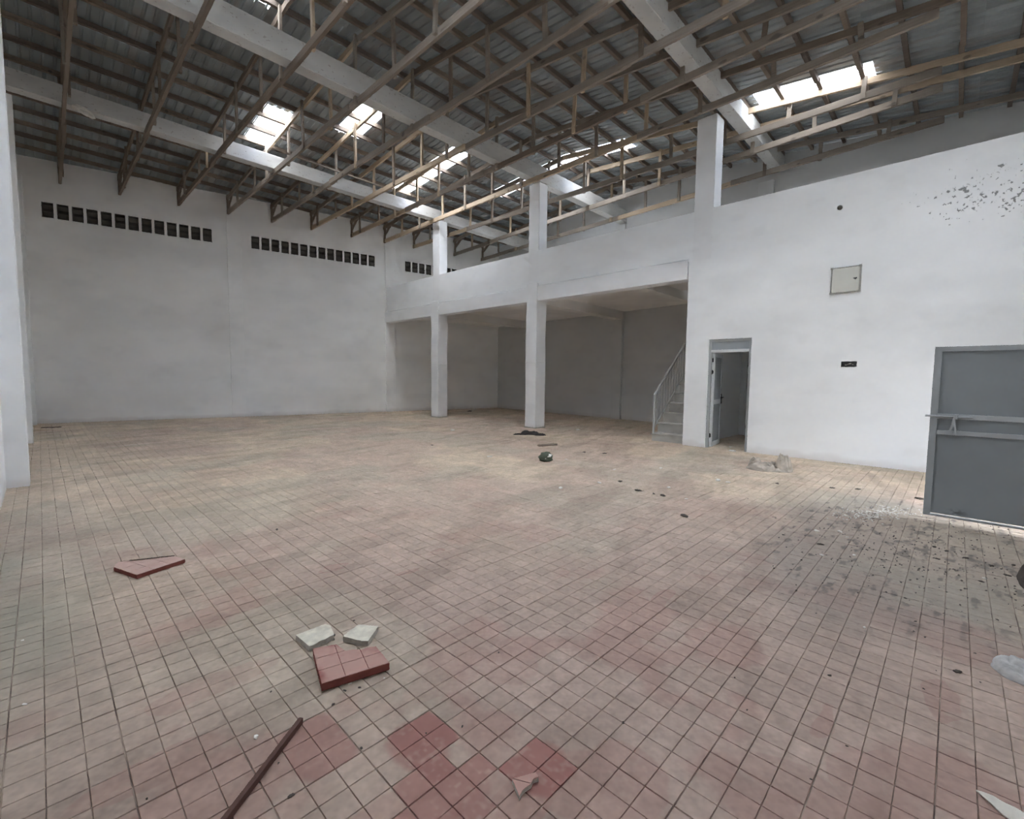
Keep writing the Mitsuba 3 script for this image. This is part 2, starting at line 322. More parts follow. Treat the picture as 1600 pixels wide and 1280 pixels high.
# right wall under and beside the mezzanine, with the door opening
PT = 5.17
ro = Polygon([(YF, -.1), (4.43, -.1), (4.43, PT), (YF, PT)]).difference(sbox(3.06, -.1, 3.93, 2.37)).difference(sbox(1.31, 1.765, 1.52, 1.845))
wr = struct('wall_right', 'bright white right wall with an open door and an electrical box', 'wall'); put(wr, prism(ro, 'x', XR, XR+.2), 'paint_right')
pa = struct('parapet', 'white mezzanine parapet above the beam', 'wall'); put(pa, cat_([bx(XR, XR+.15, 4.43, backy(XR)+.1, 4.172, PT), bx(XR+.04, XR+.15, 4.43, backy(XR)+.1, 4.12, 4.18)]), 'paint_right')
mb = struct('mezzanine_beam', 'white edge beam carried by the two columns', 'beam'); put(mb, bx(XR-.04, XR+.3, 4.46, backy(XR)+.1, 3.73, 4.14, .004), 'paint_column')
ms = struct('mezzanine_slab', 'concrete mezzanine floor seen from below', 'slab')
def plan(y0, y1, x0=XR+.1): return Polygon([(x0, y0), (xo(y0)+.1, y0), (xo(y1)+.1, y1), (x0, y1)])
put(ms, cat_([prism(Polygon([(XR+.1, 4.43), (12.5, 4.43), (12.5, 5.6), (xo(5.6)+.1, 5.6), (xo(16.35)+.1, 16.35), (XR+.1, 16.35)]), 'z', 3.95, 4.14), prism(Polygon([(XR+.1, 16.35), (xo(16.35)+.1, 16.35), (xo(16.3)+.1, backy(15.7)+.08), (XR+.1, backy(XR)+.1)]), 'z', 3.95, 4.14), prism(plan(YF, 4.43), 'z', 3.95, 4.14), prism(plan(4.43, 5.6, 14.0), 'z', 3.95, 4.14)]), 'soffit')
for y in CY[1:]: part(ms, 'cross_beam', bx(XR+.3, xo(y)+.05, y, y+.35, 3.66, 3.97, .01), 'soffit')
part(ms, 'cross_beam', bx(XR+.3, xo(5.6)+.05, 5.6, 5.85, 3.72, 3.97, .01), 'soffit')
NTH = ('third', 'second', 'first')
for i, y in enumerate(CY):
    c = struct('column', f'square white column, {("above the door wall", "middle one of three", "nearest the back wall")[i]}', 'column')
    if i: # lower shaft with uneven arrises
        m = bx(XR-.075, XR+.36, y-.02, y+.40, -.05, 4.24, .012).subdivide().subdivide().subdivide()
        m.merge_vertices(); m.vertices[:, :2] += ((meshkit.noise(m.vertices*[4, 4, 2.2], 3+i)-.5)[:, None]*.03)*np.sign(m.vertices[:, :2]-[XR+.15, y+.19]); put(c, m, 'paint_column', 25)
        part(c, 'joint', bx(XR-.083, XR+.366, y-.028, y+.406, 1.93, 1.965, .006), 'paint_column')
        part(c, 'foot', cat_([bx(XR-.095, XR+.38, y-.04, y+.42, -.02, .035, .008)]), 'cement', label='rough cement at the foot of the column')
        part(c, 'shaft', bx(XR-.001, XR+.36, y, y+.40, 4.1, 7.09, .012), 'paint_column')
    else:
        put(c, bx(XR-.001, XR+.40, y, y+.42, 4.1, 7.12, .012), 'paint_column')

# concrete roof beams
for i, (y, z0, z1) in enumerate(((3.72, 7.24, 7.62), (8.86, 7.10, 7.54), (13.62, 7.08, 7.44))):
    b = struct('roof_beam', f'pale concrete beam across the hall under the roof, {("nearest the gate", "middle one", "nearest the back wall")[i]}', 'beam')
    put(b, bx(XL-.05, xo(y)+.06, y, y+.27, z0, z1, .01), 'paint_beam')

# ---------------------------------------------------------------- roof sheets and skylights
RIB = .175
def corr(x0, x1, ya, yb, dz, rib=RIB, amp=.026):
    nr = max(2, int(round((x1-x0)/rib))); p = (x1-x0)/nr; xs, zs = [], []
    for k in range(nr):
        for fx, fz in ((0, 0), (.58, 0), (.68, 1), (.86, 1), (.96, 0)): xs.append(x0+(k+fx)*p); zs.append(fz*amp)
    xs.append(x1+.02); zs.append(0.); xs, zs = np.array(xs), np.array(zs); n = len(xs)
    V = np.vstack([np.stack([xs, np.full(n, y), zs+roofz(y)+dz], 1) for y in (ya, yb)])
    i = np.arange(n-1); Fq = np.stack([i, i+1, i+1+n, i+n], 1); return V, Fq
ce = struct('ceiling', 'grey corrugated metal roof on timber purlins', 'roof')
LIGHTS = [  # x0,x1,y0,y1
    (4.14, 4.84, 12.42, 14.45), (5.80, 6.48, 10.62, 12.42), (2.60, 3.27, 7.40, 9.0), (8.68, 9.36, 10.62, 14.45), (11.5, 12.12, 6.9, 9.0), (11.5, 12.12, 9.0, 12.42), (11.05, 11.62, 1.4, 3.6),
    # over the entrance bay, above the frame
(.3, 1.0, 3.6, 6.0), (2.4, 3.1, 3.6, 6.0), (4.6, 5.3, 1.4, 3.6), (2.60, 3.27, 9.0, 9.6), (.6, 1.3, 1.4, 3.6), (2.4, 3.1, 1.4, 3.6), (6.6, 7.3, -1.5, 1.4)]
ROWS = [(YF-.5, 1.4), (1.4, 3.6), (3.6, 6.0), (6.0, 6.9), (6.9, 9.0), (9.0, 9.6), (9.6, 10.62), (10.62, 12.42), (12.42, 14.45), (14.45, 17.0), (17.0, 19.9)]
first = True
for r, (a, b) in enumerate(ROWS):
    inside = sorted([(l[0], l[1]) for l in LIGHTS if l[2] <= a+1e-6 and l[3] >= b-1e-6]); edges = [XL-.3]
    for l in inside: edges += list(l)
    edges.append(XO+.3)
    for s0, s1 in zip(edges[:-1], edges[1:]):
        lit = (s0, s1) in inside
        n = 1 if lit else max(1, math.ceil((s1-s0)/.72)); w = (s1-s0)/n
        for q in range(n):
            up = .012*(r % 2)+rng.uniform(0, .004)
            if lit: continue
            m = corr(s0+q*w, s0+(q+1)*w, a-.06, b+.06, up)
            if first: put(ce, m, 'roof_metal'); first = False
            else: part(ce, 'roof_sheet', m, 'roof_metal')
SKY = [('clear corrugated roof sheet glowing blue-white over the third and fourth trusses, nearest the back wall', 4.14), ('clear skylight sheet beside the fourth truss, second from the left', 5.8),
       ('clear skylight sheet at the top edge above the middle concrete beam', 2.6), ('long clear skylight strip left of the middle column', 8.68), ('long clear skylight strip above the mezzanine, right of the middle column', 11.5),
       ('', 0), ('wide bright skylight sheet over the mezzanine by the gate end', 11.05), *[(f'clear skylight sheet over the entrance bay above the frame, number {i+1}', 0) for i in range(3)], ('', 0), *[(f'clear skylight sheet over the entrance bay above the frame, number {i+4}', 0) for i in range(3)]]
order = [0, 1, 2, 10, 3, 4, 5, 6, 7, 8, 9, 11, 12, 13]
SKY = SKY[:5]+SKY[5:]
for l, (lab, _) in [(LIGHTS[o], SKY[o]) for o in order]:
    if lab: sk = thing('skylight', lab, 'skylight', 'clear roof sheets')
    y = l[2]
    while y < l[3]-.1:
        ye = l[3] if l[3]-y < 2.6 else y+(l[3]-y)/2
        part(sk, 'clear_sheet', corr(l[0]-.02, l[1], y-.03, ye+.03, .008), 'clear_sheet'); y = ye

# purlins
py = [9+.35+.7*i for i in range(15)]+[9-.35-.7*i for i in range(14)]
py = sorted([y for y in py if YF < y < 19.05], reverse=True)
for i, y in enumerate(py):
    x1 = min(xo(y)-.02, (19.167-y)/.186-.06); z = roofz(y)-.037; m = []; x = XL+.01
    while x < x1-.05:
        xe = min(x1, x+rng.uniform(3.4, 4.4)); xe = x1 if x1-xe < .8 else xe; dy = rng.uniform(-.02, .02)
        m.append(bar((x, y+dy, z-.012), (xe, y+dy+rng.uniform(-.025, .025), z-.012), .07, .096)); x = xe
    one('purlin', cat_(m), 'timber_dark' if i % 2 else 'timber_old', f'long timber purlin under the roof sheets, {nth(i)} from the back wall', 'purlin', 'purlins under the roof sheets')

# ---------------------------------------------------------------- timber trusses
TX = [(.62, .52), (1.95, 2.0), (3.38, 3.41), (4.72, 4.70), (6.05, 6.07), (7.36, 7.42), (8.78, 8.50), (10.08, 9.68), (11.38, 11.42), (13.25, 12.15), (14.7, 13.62)]
def trx(k, y): a, b = TX[k]; return b+(a-b)*(y-2)/14
PAL = (((.17, .13, .10), 'timber_old'),)
for k in range(len(TX)):
    tr = thing('roof_truss', f'timber roof truss with upright webs, {nth(k)} counted from the left wall', 'roof truss', 'timber trusses along the hall')
    yb = backy(trx(k, 18))+.05; old = 'timber_old' if k < 3 else 'timber_grey'
    # bottom chord from lapped boards
    y = .62; side = 0; brk = []
    while y < yb-.1:
        ye = min(yb, y+rng.uniform(3.6, 5.0)); ye = yb if yb-ye < 1.2 else ye
        off = .012*(side % 2*2-1); mt = old if rng.random() < .62 else 'timber_new' if k > 2 and rng.random() < .7 else 'timber_old'
        if k in (4, 5, 6, 7, 8, 9) and 9 < y < 15: mt = 'timber_new' if rng.random() < .55 else 'timber_grey'
        part(tr, 'bottom_chord', bar((trx(k, y)+off, y-.12, 7.03+rng.uniform(-.008, .008)), (trx(k, ye)+off, ye+.12 if ye < yb else ye, 7.03+rng.uniform(-.008, .008)), .062, .135, c=.004), mt); y = ye; side += 1
    # rafters up to the ridge, each in two boards
    for y0, y1 in ((YF+.02, 4.6), (4.6, 9.0), (9.0, 14.0), (14.0, yb)):
        zz = lambda q: roofz(q)-.095-.062
        mt = 'timber_new' if (k in (3, 4, 5, 6) and y0 == 9.0) or (k in (8, 9) and y0 < 5) else old if rng.random() < .7 else 'timber_old'
        part(tr, 'top_chord', bar((trx(k, y0), y0-.02, zz(y0)), (trx(k, y1), y1, zz(y1)), .055, .125, c=.004), mt)
    y = 1.15+rng.uniform(-.1, .1)+.2*(k % 3); q = 0
    while y < yb-.5:
        sx = .05*(1 if q % 2 else -1); top = roofz(y)-.08; r = rng.random()
        if top > 7.25:
            mt = 'timber_grey' if r < .5 else 'timber_new' if r < .8 and k > 1 else 'timber_old'
            lean = rng.uniform(-.04, .04)
            part(tr, 'web', bar((trx(k, y)+sx, y, 6.99-rng.uniform(0, .05)), (trx(k, y)+sx+rng.uniform(-.012, .012), y+lean, top), .046, .078, up=(0, 1, 0)), mt)
        y += 1.3+rng.uniform(-.09, .09); q += 1
    part(tr, 'web', bar((trx(k, yb)+.0, yb-.14, 6.96), (trx(k, yb), yb-.14, roofz(yb)-.05), .055, .08, up=(0, 1, 0)), 'timber_old')
    part(tr, 'gusset', bar((trx(k, yb)+.03, yb-.12, roofz(yb)-.42), (trx(k, yb)+.03, yb-.55, roofz(yb)-.12), .03, .12, up=(0, 0, 1)), 'timber_old')
one('tie_batten', bar((4.25, 12.5, 7.10), (7.5, 12.55, 7.10), .04, .035), 'timber_grey', 'thin timber batten lying across the trusses in front of the back concrete beam', 'batten')
hs = trimesh.creation.icosphere(2, .1); hs.vertices *= [1.9, .25, .8]; hs.vertices[:, 2] -= .35*np.abs(hs.vertices[:, 0]+.1); hs.vertices += nrg.normal(0, .006, hs.vertices.shape); hs.vertices += [.88, 13.55, 7.05]
one('torn_scrap', hs, 'crumb_pale', 'pale torn scrap hanging from the concrete beam beside the first truss', 'scrap', smooth=True)

# ---------------------------------------------------------------- door and little room behind
d1 = struct('door_1', 'open white aluminium door with a grey fanlight', 'door')
def dfr(y0, y1, z0, z1, w=.055, x0=10.235, x1=10.30): # frame ring
    return prism(sbox(y0, z0, y1, z1).difference(sbox(y0+w, z0-.1, y1-w, z1-w)), 'x', x0, x1)
put(d1, dfr(3.06, 3.93, 0, 2.37), 'aluminium_grey')
part(d1, 'transom', bx(10.22, 10.31, 3.11, 3.88, 2.085, 2.145, .005), 'aluminium_white', label='white transom bar')
part(d1, 'fanlight', bx(10.262, 10.274, 3.11, 3.88, 2.14, 2.32), 'door_panel_grey', label='grey fanlight panel')
LW, LH = .76, 2.06
Rl = trimesh.transformations.rotation_matrix(math.radians(7), [0, 0, 1]); Tl = trimesh.transformations.translation_matrix([10.32, 3.855, .012])@Rl
def lf(m): m = m.copy(); m.apply_transform(Tl); return m
ring = sbox(0, 0, LW, LH).difference(sbox(.075, .1, LW-.075, .94)).difference(sbox(.075, 1.04, LW-.075, LH-.075))
lm = trimesh.creation.extrude_polygon(ring, .045, engine='earcut'); v = lm.vertices.copy(); lm.vertices = np.stack([v[:, 0], v[:, 2]-.022, v[:, 1]], 1); trimesh.repair.fix_normals(lm)
leaf = part(d1, 'leaf', lf(lm), 'aluminium_white', label='white door leaf swung open into the room')
for a, b in ((.1, .94), (1.04, LH-.075)):
    numbered(leaf+'__panel') if False else part(leaf, 'panel', lf(bx(.075, LW-.075, -.008, .008, a, b)), 'door_panel_grey')
part(leaf, 'handle', lf(cat_([bx(LW-.06, LW-.025, -.04, -.022, .93, 1.16, .004), cyl((LW-.042, -.07, 1.08), (LW-.042, -.03, 1.08), .009), bx(LW-.16, LW-.032, -.08, -.062, 1.068, 1.09, .004)])), 'black_plastic', label='black lever handle')
for z in (.22, 1.62, 1.88): part(d1, 'hinge', cat_([cyl((10.305, 3.868, z), (10.305, 3.868, z+.09), .014), bx(10.29, 10.34, 3.85, 3.875, z+.01, z+.08)]), 'black_plastic', label='black hinge')
# the little room
rm = struct('wall_room', 'white walls of the little room behind the open door', 'wall')
put(rm, cat_([bx(XR+.2, 13.4, 4.23, 4.43, -.1, 3.0), bx(XR+.2, 13.4, 1.2, 1.35, -.1, 3.0), prism(sbox(1.2, -.1, 4.43, 3.0).difference(sbox(1.7, 1.1, 2.4, 1.9)), 'x', 13.3, 13.45), bx(XR+.2, 13.45, 1.2, 4.43, 2.9, 3.0)]), 'room_paint')
d2 = struct('door_2', 'grey door at the far end of the little room', 'door')
put(d2, prism(sbox(3.15, 0, 4.05, 2.1).difference(sbox(3.21, -.1, 3.99, 2.04)), 'x', 13.23, 13.30), 'aluminium_grey')
part(d2, 'leaf', bx(13.25, 13.29, 3.21, 3.99, .01, 2.04, .003), 'door_panel_grey')
part(d2, 'mid_rail', bx(13.235, 13.25, 3.21, 3.99, .93, 1.03), 'aluminium_grey')
for z in (.2, 1.55, 1.85): part(d2, 'hinge', bx(13.2, 13.26, 3.97, 4.03, z, z+.1, .006), 'black_plastic', label='black hinge')

# ---------------------------------------------------------------- stairs and railing
st = thing('staircase', 'pale concrete steps climbing behind the end of the right wall', 'stairs')
N = 16; rise, run = .239, .292
for i in range(N):
    z1 = .183+rise*i; x = 10.36+run*i*1.0
    part(st, 'step', cat_([bx(x, x+run+.03, 4.45, 5.27, z1-.30 if i else -.01, z1-.03), bx(x-.02, x+run+.03, 4.45, 5.30, z1-.035, z1, .006)]), 'concrete_step')
rl = thing('stair_railing', 'grey steel railing with thin balusters up the concrete steps', 'railing')
sl = rise/run
def nose(x): return .183+(x-10.36)*sl
part(rl, 'newel', bar((10.41, 5.26, .18), (10.41, 5.26, 1.12), .038, .038, up=(0, 1, 0)), 'rail_steel')
part(rl, 'handrail', bar((10.39, 5.26, 1.10), (14.4, 5.26, 1.10+4.0*sl), .045, .04), 'rail_steel')
part(rl, 'bottom_rail', bar((10.42, 5.26, .30), (14.4, 5.26, .30+3.98*sl), .025, .025), 'rail_steel')
x = 10.555
while x < 14.35:
    part(rl, 'baluster', cyl((x, 5.26, .30+(x-10.42)*sl), (x, 5.26, 1.10+(x-10.39)*sl), .009, 8), 'rail_steel'); x += .146

# ---------------------------------------------------------------- gate leaf (swung in, side to the camera)
gt = thing('metal_gate', 'grey sheet metal gate leaf standing open at the right edge', 'gate')
GX, GY0, GY1, GZ0, GZ1 = 6.64, -.98, .183, .07, 1.87
part(gt, 'panel', bx(GX-.004, GX+.004, GY0+.03, GY1-.03, GZ0+.03, GZ1-.03), 'gate_panel')
fg = sbox(GY0, GZ0, GY1, GZ1).difference(sbox(GY0+.052, GZ0+.018, GY1-.058, GZ1-.05))
part(gt, 'frame', prism(fg, 'x', GX-.03, GX+.02), 'gate_frame', label='lighter grey tube frame')
part(gt, 'rail', bx(GX-.026, GX-.002, GY0+.05, GY1-.056, 1.115, 1.168, .003), 'gate_rail'); part(gt, 'rail', bx(GX-.026, GX-.002, GY0+.05, GY1-.056, .947, .995, .003), 'gate_rail')
part(gt, 'bolt', cat_([cyl((GX-.045, -.14, 1.142), (GX-.045, .222, 1.142), .011), bx(GX-.06, GX-.026, -.03, .0, 1.115, 1.168, .003)]), 'gate_rail', label='sliding bolt')
hd = prism(Polygon([(-.035, .95), (.035, .95), (.006, 1.135), (-.006, 1.135)]).difference(Polygon([(-.016, .972), (.016, .972), (0, 1.055)])), 'x', GX-.05, GX-.036)
part(gt, 'hasp', hd, 'gate_rail', label='triangular hasp')
for z in (.35, 1.55): part(gt, 'hinge', cyl((GX+.03, GY0-.005, z), (GX+.03, GY0-.005, z+.12), .018), 'gate_frame')

# ---------------------------------------------------------------- things on the right wall
eb = thing('electrical_box', 'square beige electrical box high on the right wall', 'electrical box')
part(eb, 'box', bx(XR-.045, XR+.01, 1.315, 1.755, 3.08, 3.545, .006), 'panel_edge')
part(eb, 'lid', bx(XR-.06, XR-.043, 1.335, 1.735, 3.10, 3.525, .004), 'panel_beige')
part(eb, 'latch', cat_([bx(XR-.07, XR-.058, 1.365, 1.42, 3.315, 3.335, .003), cyl((XR-.075, 1.39, 3.31), (XR-.058, 1.39, 3.31), .012)]), 'black_plastic', label='dark latch')
for y in (1.325, 1.745):
    for z in (3.092, 3.533): part(eb, 'corner_clip', bx(XR-.066, XR-.04, y-.02, y+.02, z-.02, z+.02, .004), 'panel_edge')
sb = thing('socket_box', 'black socket box with pale torn wire ends on the right wall', 'socket')
part(sb, 'frame', prism(sbox(1.30, 1.755, 1.53, 1.855).difference(sbox(1.32, 1.775, 1.51, 1.835)), 'x', XR-.012, XR+.06), 'black_plastic')
part(sb, 'back', bx(XR+.03, XR+.05, 1.312, 1.518, 1.766, 1.844), 'black_plastic')
for y, z, w in ((1.355, 1.80, .03), (1.40, 1.815, .045), (1.46, 1.793, .028), (1.435, 1.80, .02)):
    m = trimesh.creation.icosphere(1, w/2); m.vertices *= [.6, 1, .45]; m.vertices += [XR+.0, y, z]; part(sb, 'wire_end', m, 'crumb_pale', label='pale torn wire end')
sp = thing('pipe_stub', 'small dark pipe stub sticking out high on the right wall', 'pipe')
put(sp, cat_([cyl((XR-.07, 1.69, 4.62), (XR+.01, 1.69, 4.62), .022, 14), cyl((XR-.012, 1.69, 4.62), (XR+.01, 1.69, 4.62), .042, 14)]), 'vent_dark')

# ---------------------------------------------------------------- debris on the floor
def slab(poly, z0, z1, rough=.0, seed=0, step=.012):
    """a broken flat piece: outline with jagged edge, given thickness"""
    P = Polygon(poly)
    m = trimesh.creation.extrude_polygon(P, z1-z0, engine='earcut'); m.apply_translation([0, 0, z0]); return m
def jag(p, q, n, a, g):
    p, q = np.array(p), np.array(q); d = q-p; nn = np.array([-d[1], d[0]])/np.linalg.norm(d)
    return [tuple(p+d*(t+g.normal(0, .25/n))+nn*g.normal(0, a)) for t in np.linspace(0, 1, n+1)[1:-1]]
def split_top(m):
    up = m.face_normals[:, 2] > .7; a = m.submesh([up], append=True); b = m.submesh([~up], append=True); return a, b
g = np.random.default_rng(5)
GR = .0022
def grooved(poly, z0, z1, ang, org, step=.11):
    """tile piece whose top carries the scored squares"""
    P = Polygon(poly); c, s = math.cos(ang), math.sin(ang); pieces = []
    body = slab(poly, z0, z1-.003)
    for i in range(-4, 5):
        for j in range(-4, 5):
            q = [(i*step+.0018, j*step+.0018), ((i+1)*step-.0018, j*step+.0018), ((i+1)*step-.0018, (j+1)*step-.0018), (i*step+.0018, (j+1)*step-.0018)]
            Q = Polygon([(org[0]+x*c-y*s, org[1]+x*s+y*c) for x, y in q]).intersection(P)
            for gq in getattr(Q, 'geoms', [Q]):
                if gq.geom_type == 'Polygon' and gq.area > 1e-5:
                    e = trimesh.creation.extrude_polygon(gq, .0028, engine='earcut'); e.apply_translation([0, 0, z1-.003]); pieces.append(e)
    return body, cat_(pieces)
# dusty broken tile at the left with a thin stick on it
poly = [(.328, 4.50), (.431, 4.21), (.742, 4.315), (.70, 4.44)]+jag((.70, 4.44), (.43, 4.58), 6, .006, g)+[(.43, 4.58), (.36, 4.597)]
b, t = grooved(poly, .003, .034, .34, (.431, 4.21))
k = thing('broken_tile', 'dusty pink broken floor tile with a thin stick lying on it', 'broken tile')
part(k, 'body', b, 'tile_red_edge', label='dark red broken edge'); part(k, 'face', t, 'tile_dusty')
one('thin_stick', bar((.428, 4.555, .041), (.695, 4.445, .037), .007, .006), 'timber_dark', 'thin dark stick lying on the dusty broken tile at the left', 'stick')
# big red slab, propped a little
poly = [(.866, 2.073), (1.177, 1.990), (1.20, 2.165)]+jag((1.20, 2.165), (1.06, 2.24), 4, .004, g)+[(1.066, 2.241), (1.058, 2.335), (.953, 2.384)]
b, t = grooved(poly, .008, .046, -.26, (.866, 2.073))
k = thing('broken_tile', 'large red broken floor tile lying face up in the foreground', 'broken tile')
part(k, 'body', b, 'tile_red_edge', label='dark red broken edge'); part(k, 'face', t, 'tile_red')
# two pale pieces upside down
for poly0, lab in (([(.946, 2.60), (.955, 2.437)]+jag((.955, 2.437), (1.095, 2.45), 6, .005, g)+[(1.099, 2.452)]+jag((1.10, 2.455), (1.127, 2.555), 4, .008, g)+[(1.127, 2.558), (1.115, 2.597)], 'pale cream tile fragment lying upside down, left of the pair behind the red tile'),
                   ([(1.127, 2.40)]+jag((1.127, 2.40), (1.2, 2.262), 5, .005, g)+[(1.204, 2.259), (1.323, 2.356), (1.249, 2.455)]+jag((1.249, 2.455), (1.127, 2.406), 4, .004, g), 'pale cream tile fragment lying upside down, right of the pair behind the red tile')):
    m = slab(poly0, .004, .034); a, b = split_top(m); k = thing('tile_fragment', lab, 'tile fragment'); part(k, 'body', b, 'cement'); part(k, 'back', a, 'tile_back')
# triangular shard at the bottom edge
poly = [(1.152, 1.095), (1.235, 1.051), (1.226, 1.03)]+jag((1.226, 1.03), (1.125, 1.03), 5, .005, g)+[(1.12, 1.028)]
b, t = grooved(poly, .003, .022, .5, (1.152, 1.095)); k = thing('tile_shard', 'small triangular red tile shard near the bottom edge', 'tile fragment'); part(k, 'body', b, 'cement'); part(k, 'face', t, 'tile_red')
# batten
bt = bar((.712, 1.945, .016), (.20, 1.538, .016), .020, .026, c=.002); far = (bt.vertices-[.712, 1.945, 0])@np.array([-.783, -.622, 0]) < .02; bt.vertices[far] += [.012, .006, -.004]
one('wood_strip', bt, 'strip_brown', 'dark wooden strip lying diagonally at the bottom left', 'wood strip')

def crumple(w, d, h, seed, n=26, lobes=1.0):
    """a crumpled low heap: a folded skin closed underneath"""
    u = np.linspace(-1, 1, n); X, Y = np.meshgrid(u, u, indexing='ij'); r = np.sqrt(X**2+Y**2); a = np.arctan2(Y, X)
    edge = .62+.38*meshkit.noise(np.stack([np.cos(a)*1.6+seed, np.sin(a)*1.6, 0*a], -1), seed)*lobes
    sq = np.maximum(abs(X), abs(Y))/np.maximum(r, 1e-6)          # square -> disc
    xx, yy = X*sq*edge*w/2, Y*sq*edge*d/2
    q = np.stack([xx, yy, 0*xx], -1); wq = q+.05*(meshkit.noise(q*11+seed, seed)[..., None]-.5)*[1, 1, 0]
    fold = lambda f, sd: 1-np.abs(2*meshkit.noise(wq*f+sd*1.7, sd)-1)
    ht = .15+.55*fold(5.5, seed)**2+.35*fold(13, seed+1)**1.5+.22*fold(29, seed+2)
    z = h*(1-np.maximum(abs(X), abs(Y))**6*.9)*np.clip(1.35*ht-.42*fold(3.2, seed+5)-.1, .04, 1.3)+.002
    V = np.stack([xx, yy, z], -1).reshape(-1, 3); i, j = np.meshgrid(np.arange(n-1), np.arange(n-1), indexing='ij'); o = (i*n+j).ravel()
    Fq = np.vstack([np.stack([o, o+n, o+n+1], 1), np.stack([o, o+n+1, o+1], 1)]); m = len(V)
    W = V.copy(); W[:, 2] = .0005; V2 = np.vstack([V, W]); F2 = np.vstack([Fq, Fq[:, ::-1]+m])
    bd = [k for k in range(n-1)]; rim = [(k, k+1) for k in range(n-1)]
    ring_ = [(k, 0) for k in range(n)]+[(n-1, k) for k in range(1, n)]+[(k, n-1) for k in range(n-2, -1, -1)]+[(0, k) for k in range(n-2, 0, -1)]
    ids = [a_*n+b_ for a_, b_ in ring_]; S = []
    for p_, q_ in zip(ids, ids[1:]+ids[:1]): S += [(p_, p_+m, q_+m), (p_, q_+m, q_)]
    mm = trimesh.Trimesh(V2, np.vstack([F2, S]), process=False); trimesh.repair.fix_normals(mm); return mm
def at(m, x, y, rz=0, z=0.001):
    m.apply_transform(trimesh.transformations.rotation_matrix(rz, [0, 0, 1])); m.apply_translation([x, y, z]); return m
cl = cat_([at(crumple(.62, .34, .11, 4), 8.98, 8.02, -.9), at(crumple(.5, .13, .035, 8), 8.74, 8.13, -.75), at(crumple(.36, .2, .05, 9), 9.02, 7.72, -.9)])
one('dark_cloth', cl, 'cloth_dark', 'crumpled black cloth on the floor before the middle column', 'cloth', smooth=40)
pk = slab([(-.24, -.06), (.21, -.065), (.225, -.02), (.235, .055), (.06, .06), (.03, .045), (-.235, .06), (-.25, .01)], 0, .035); at(pk, 7.78, 6.42, -.30)
one('plank_offcut', pk, 'plank_grey', 'short weathered plank offcut lying on the floor in front of the black cloth', 'plank')
bg = trimesh.creation.icosphere(3, 1.0); nn = meshkit.fbm(bg.vertices*1.8+3, 4, 2); bg.vertices *= (.6+.8*nn)[:, None]; bg.vertices *= [.15, .12, .10]; bg.vertices[:, 2] = np.maximum(bg.vertices[:, 2], -.055); at(bg, 6.33, 5.27, .4, .056)
one('crumpled_bag', bg, 'bag_green', 'small crumpled dark green and white bag in mid floor', 'bag', smooth=45)
sk_ = cat_([at(crumple(.80, .46, .12, 12, 30), 8.42, 2.18, -1.0), at(crumple(.34, .30, .24, 15, 18), 8.50, 1.98, -.4), at(crumple(.32, .3, .19, 19, 18), 8.5, 2.40, .2)])
one('paper_sack', sk_, 'sack_paper', 'crumpled torn cement paper sack on the floor before the right wall', 'paper sack')
pb = cat_([at(crumple(.34, .20, .07, 23, 22), 3.44, -.31, .5), at(crumple(.2, .13, .09, 29, 16), 3.5, -.33, .2)])
one('plastic_bag', pb, 'plastic_clear', 'crumpled clear plastic bag at the right edge', 'plastic bag')
cp = slab([(2.33, -.135), (2.338, -.18), (2.325, -.235), (2.28, -.31), (2.235, -.255), (2.26, -.20), (2.295, -.165)], .002, .006).subdivide().subdivide(); cp.merge_vertices(); cp.vertices[:, 2] += .03*np.clip((cp.vertices[:, 1]+.2)*-6, 0, 1)**2+.006*meshkit.noise(cp.vertices*30, 3)
one('card_scrap', cp, 'card_pale', 'pale torn card scrap at the bottom right corner', 'card')
mp = at(crumple(.75, .42, .13, 31, 30), 5.15, -.58, .1)
one('dirt_mound', mp, 'crumb_dark', 'low mound of black dirt at the right edge before the gate', 'dirt mound')
bs = bar((-.03, 17.6, .012), (.35, 17.5, .012), .05, .02); one('wood_scrap', bs, 'timber_dark', 'dark wood scrap on the floor in the far left corner', 'wood scrap')
bp = [at(crumple(.5, .3, .06, 41), 13.6, 15.6, .3), at(crumple(.35, .25, .05, 43), 13.0, 15.2, .9)]
one('rubbish_sack', bp[0], 'sack_paper', 'flattened grey sack on the floor under the mezzanine by the back corner', 'sack', smooth=30)
one('rubbish_sack', bp[1], 'cloth_dark', 'small dark rag on the floor under the mezzanine behind the near-back column', 'rag', smooth=30)

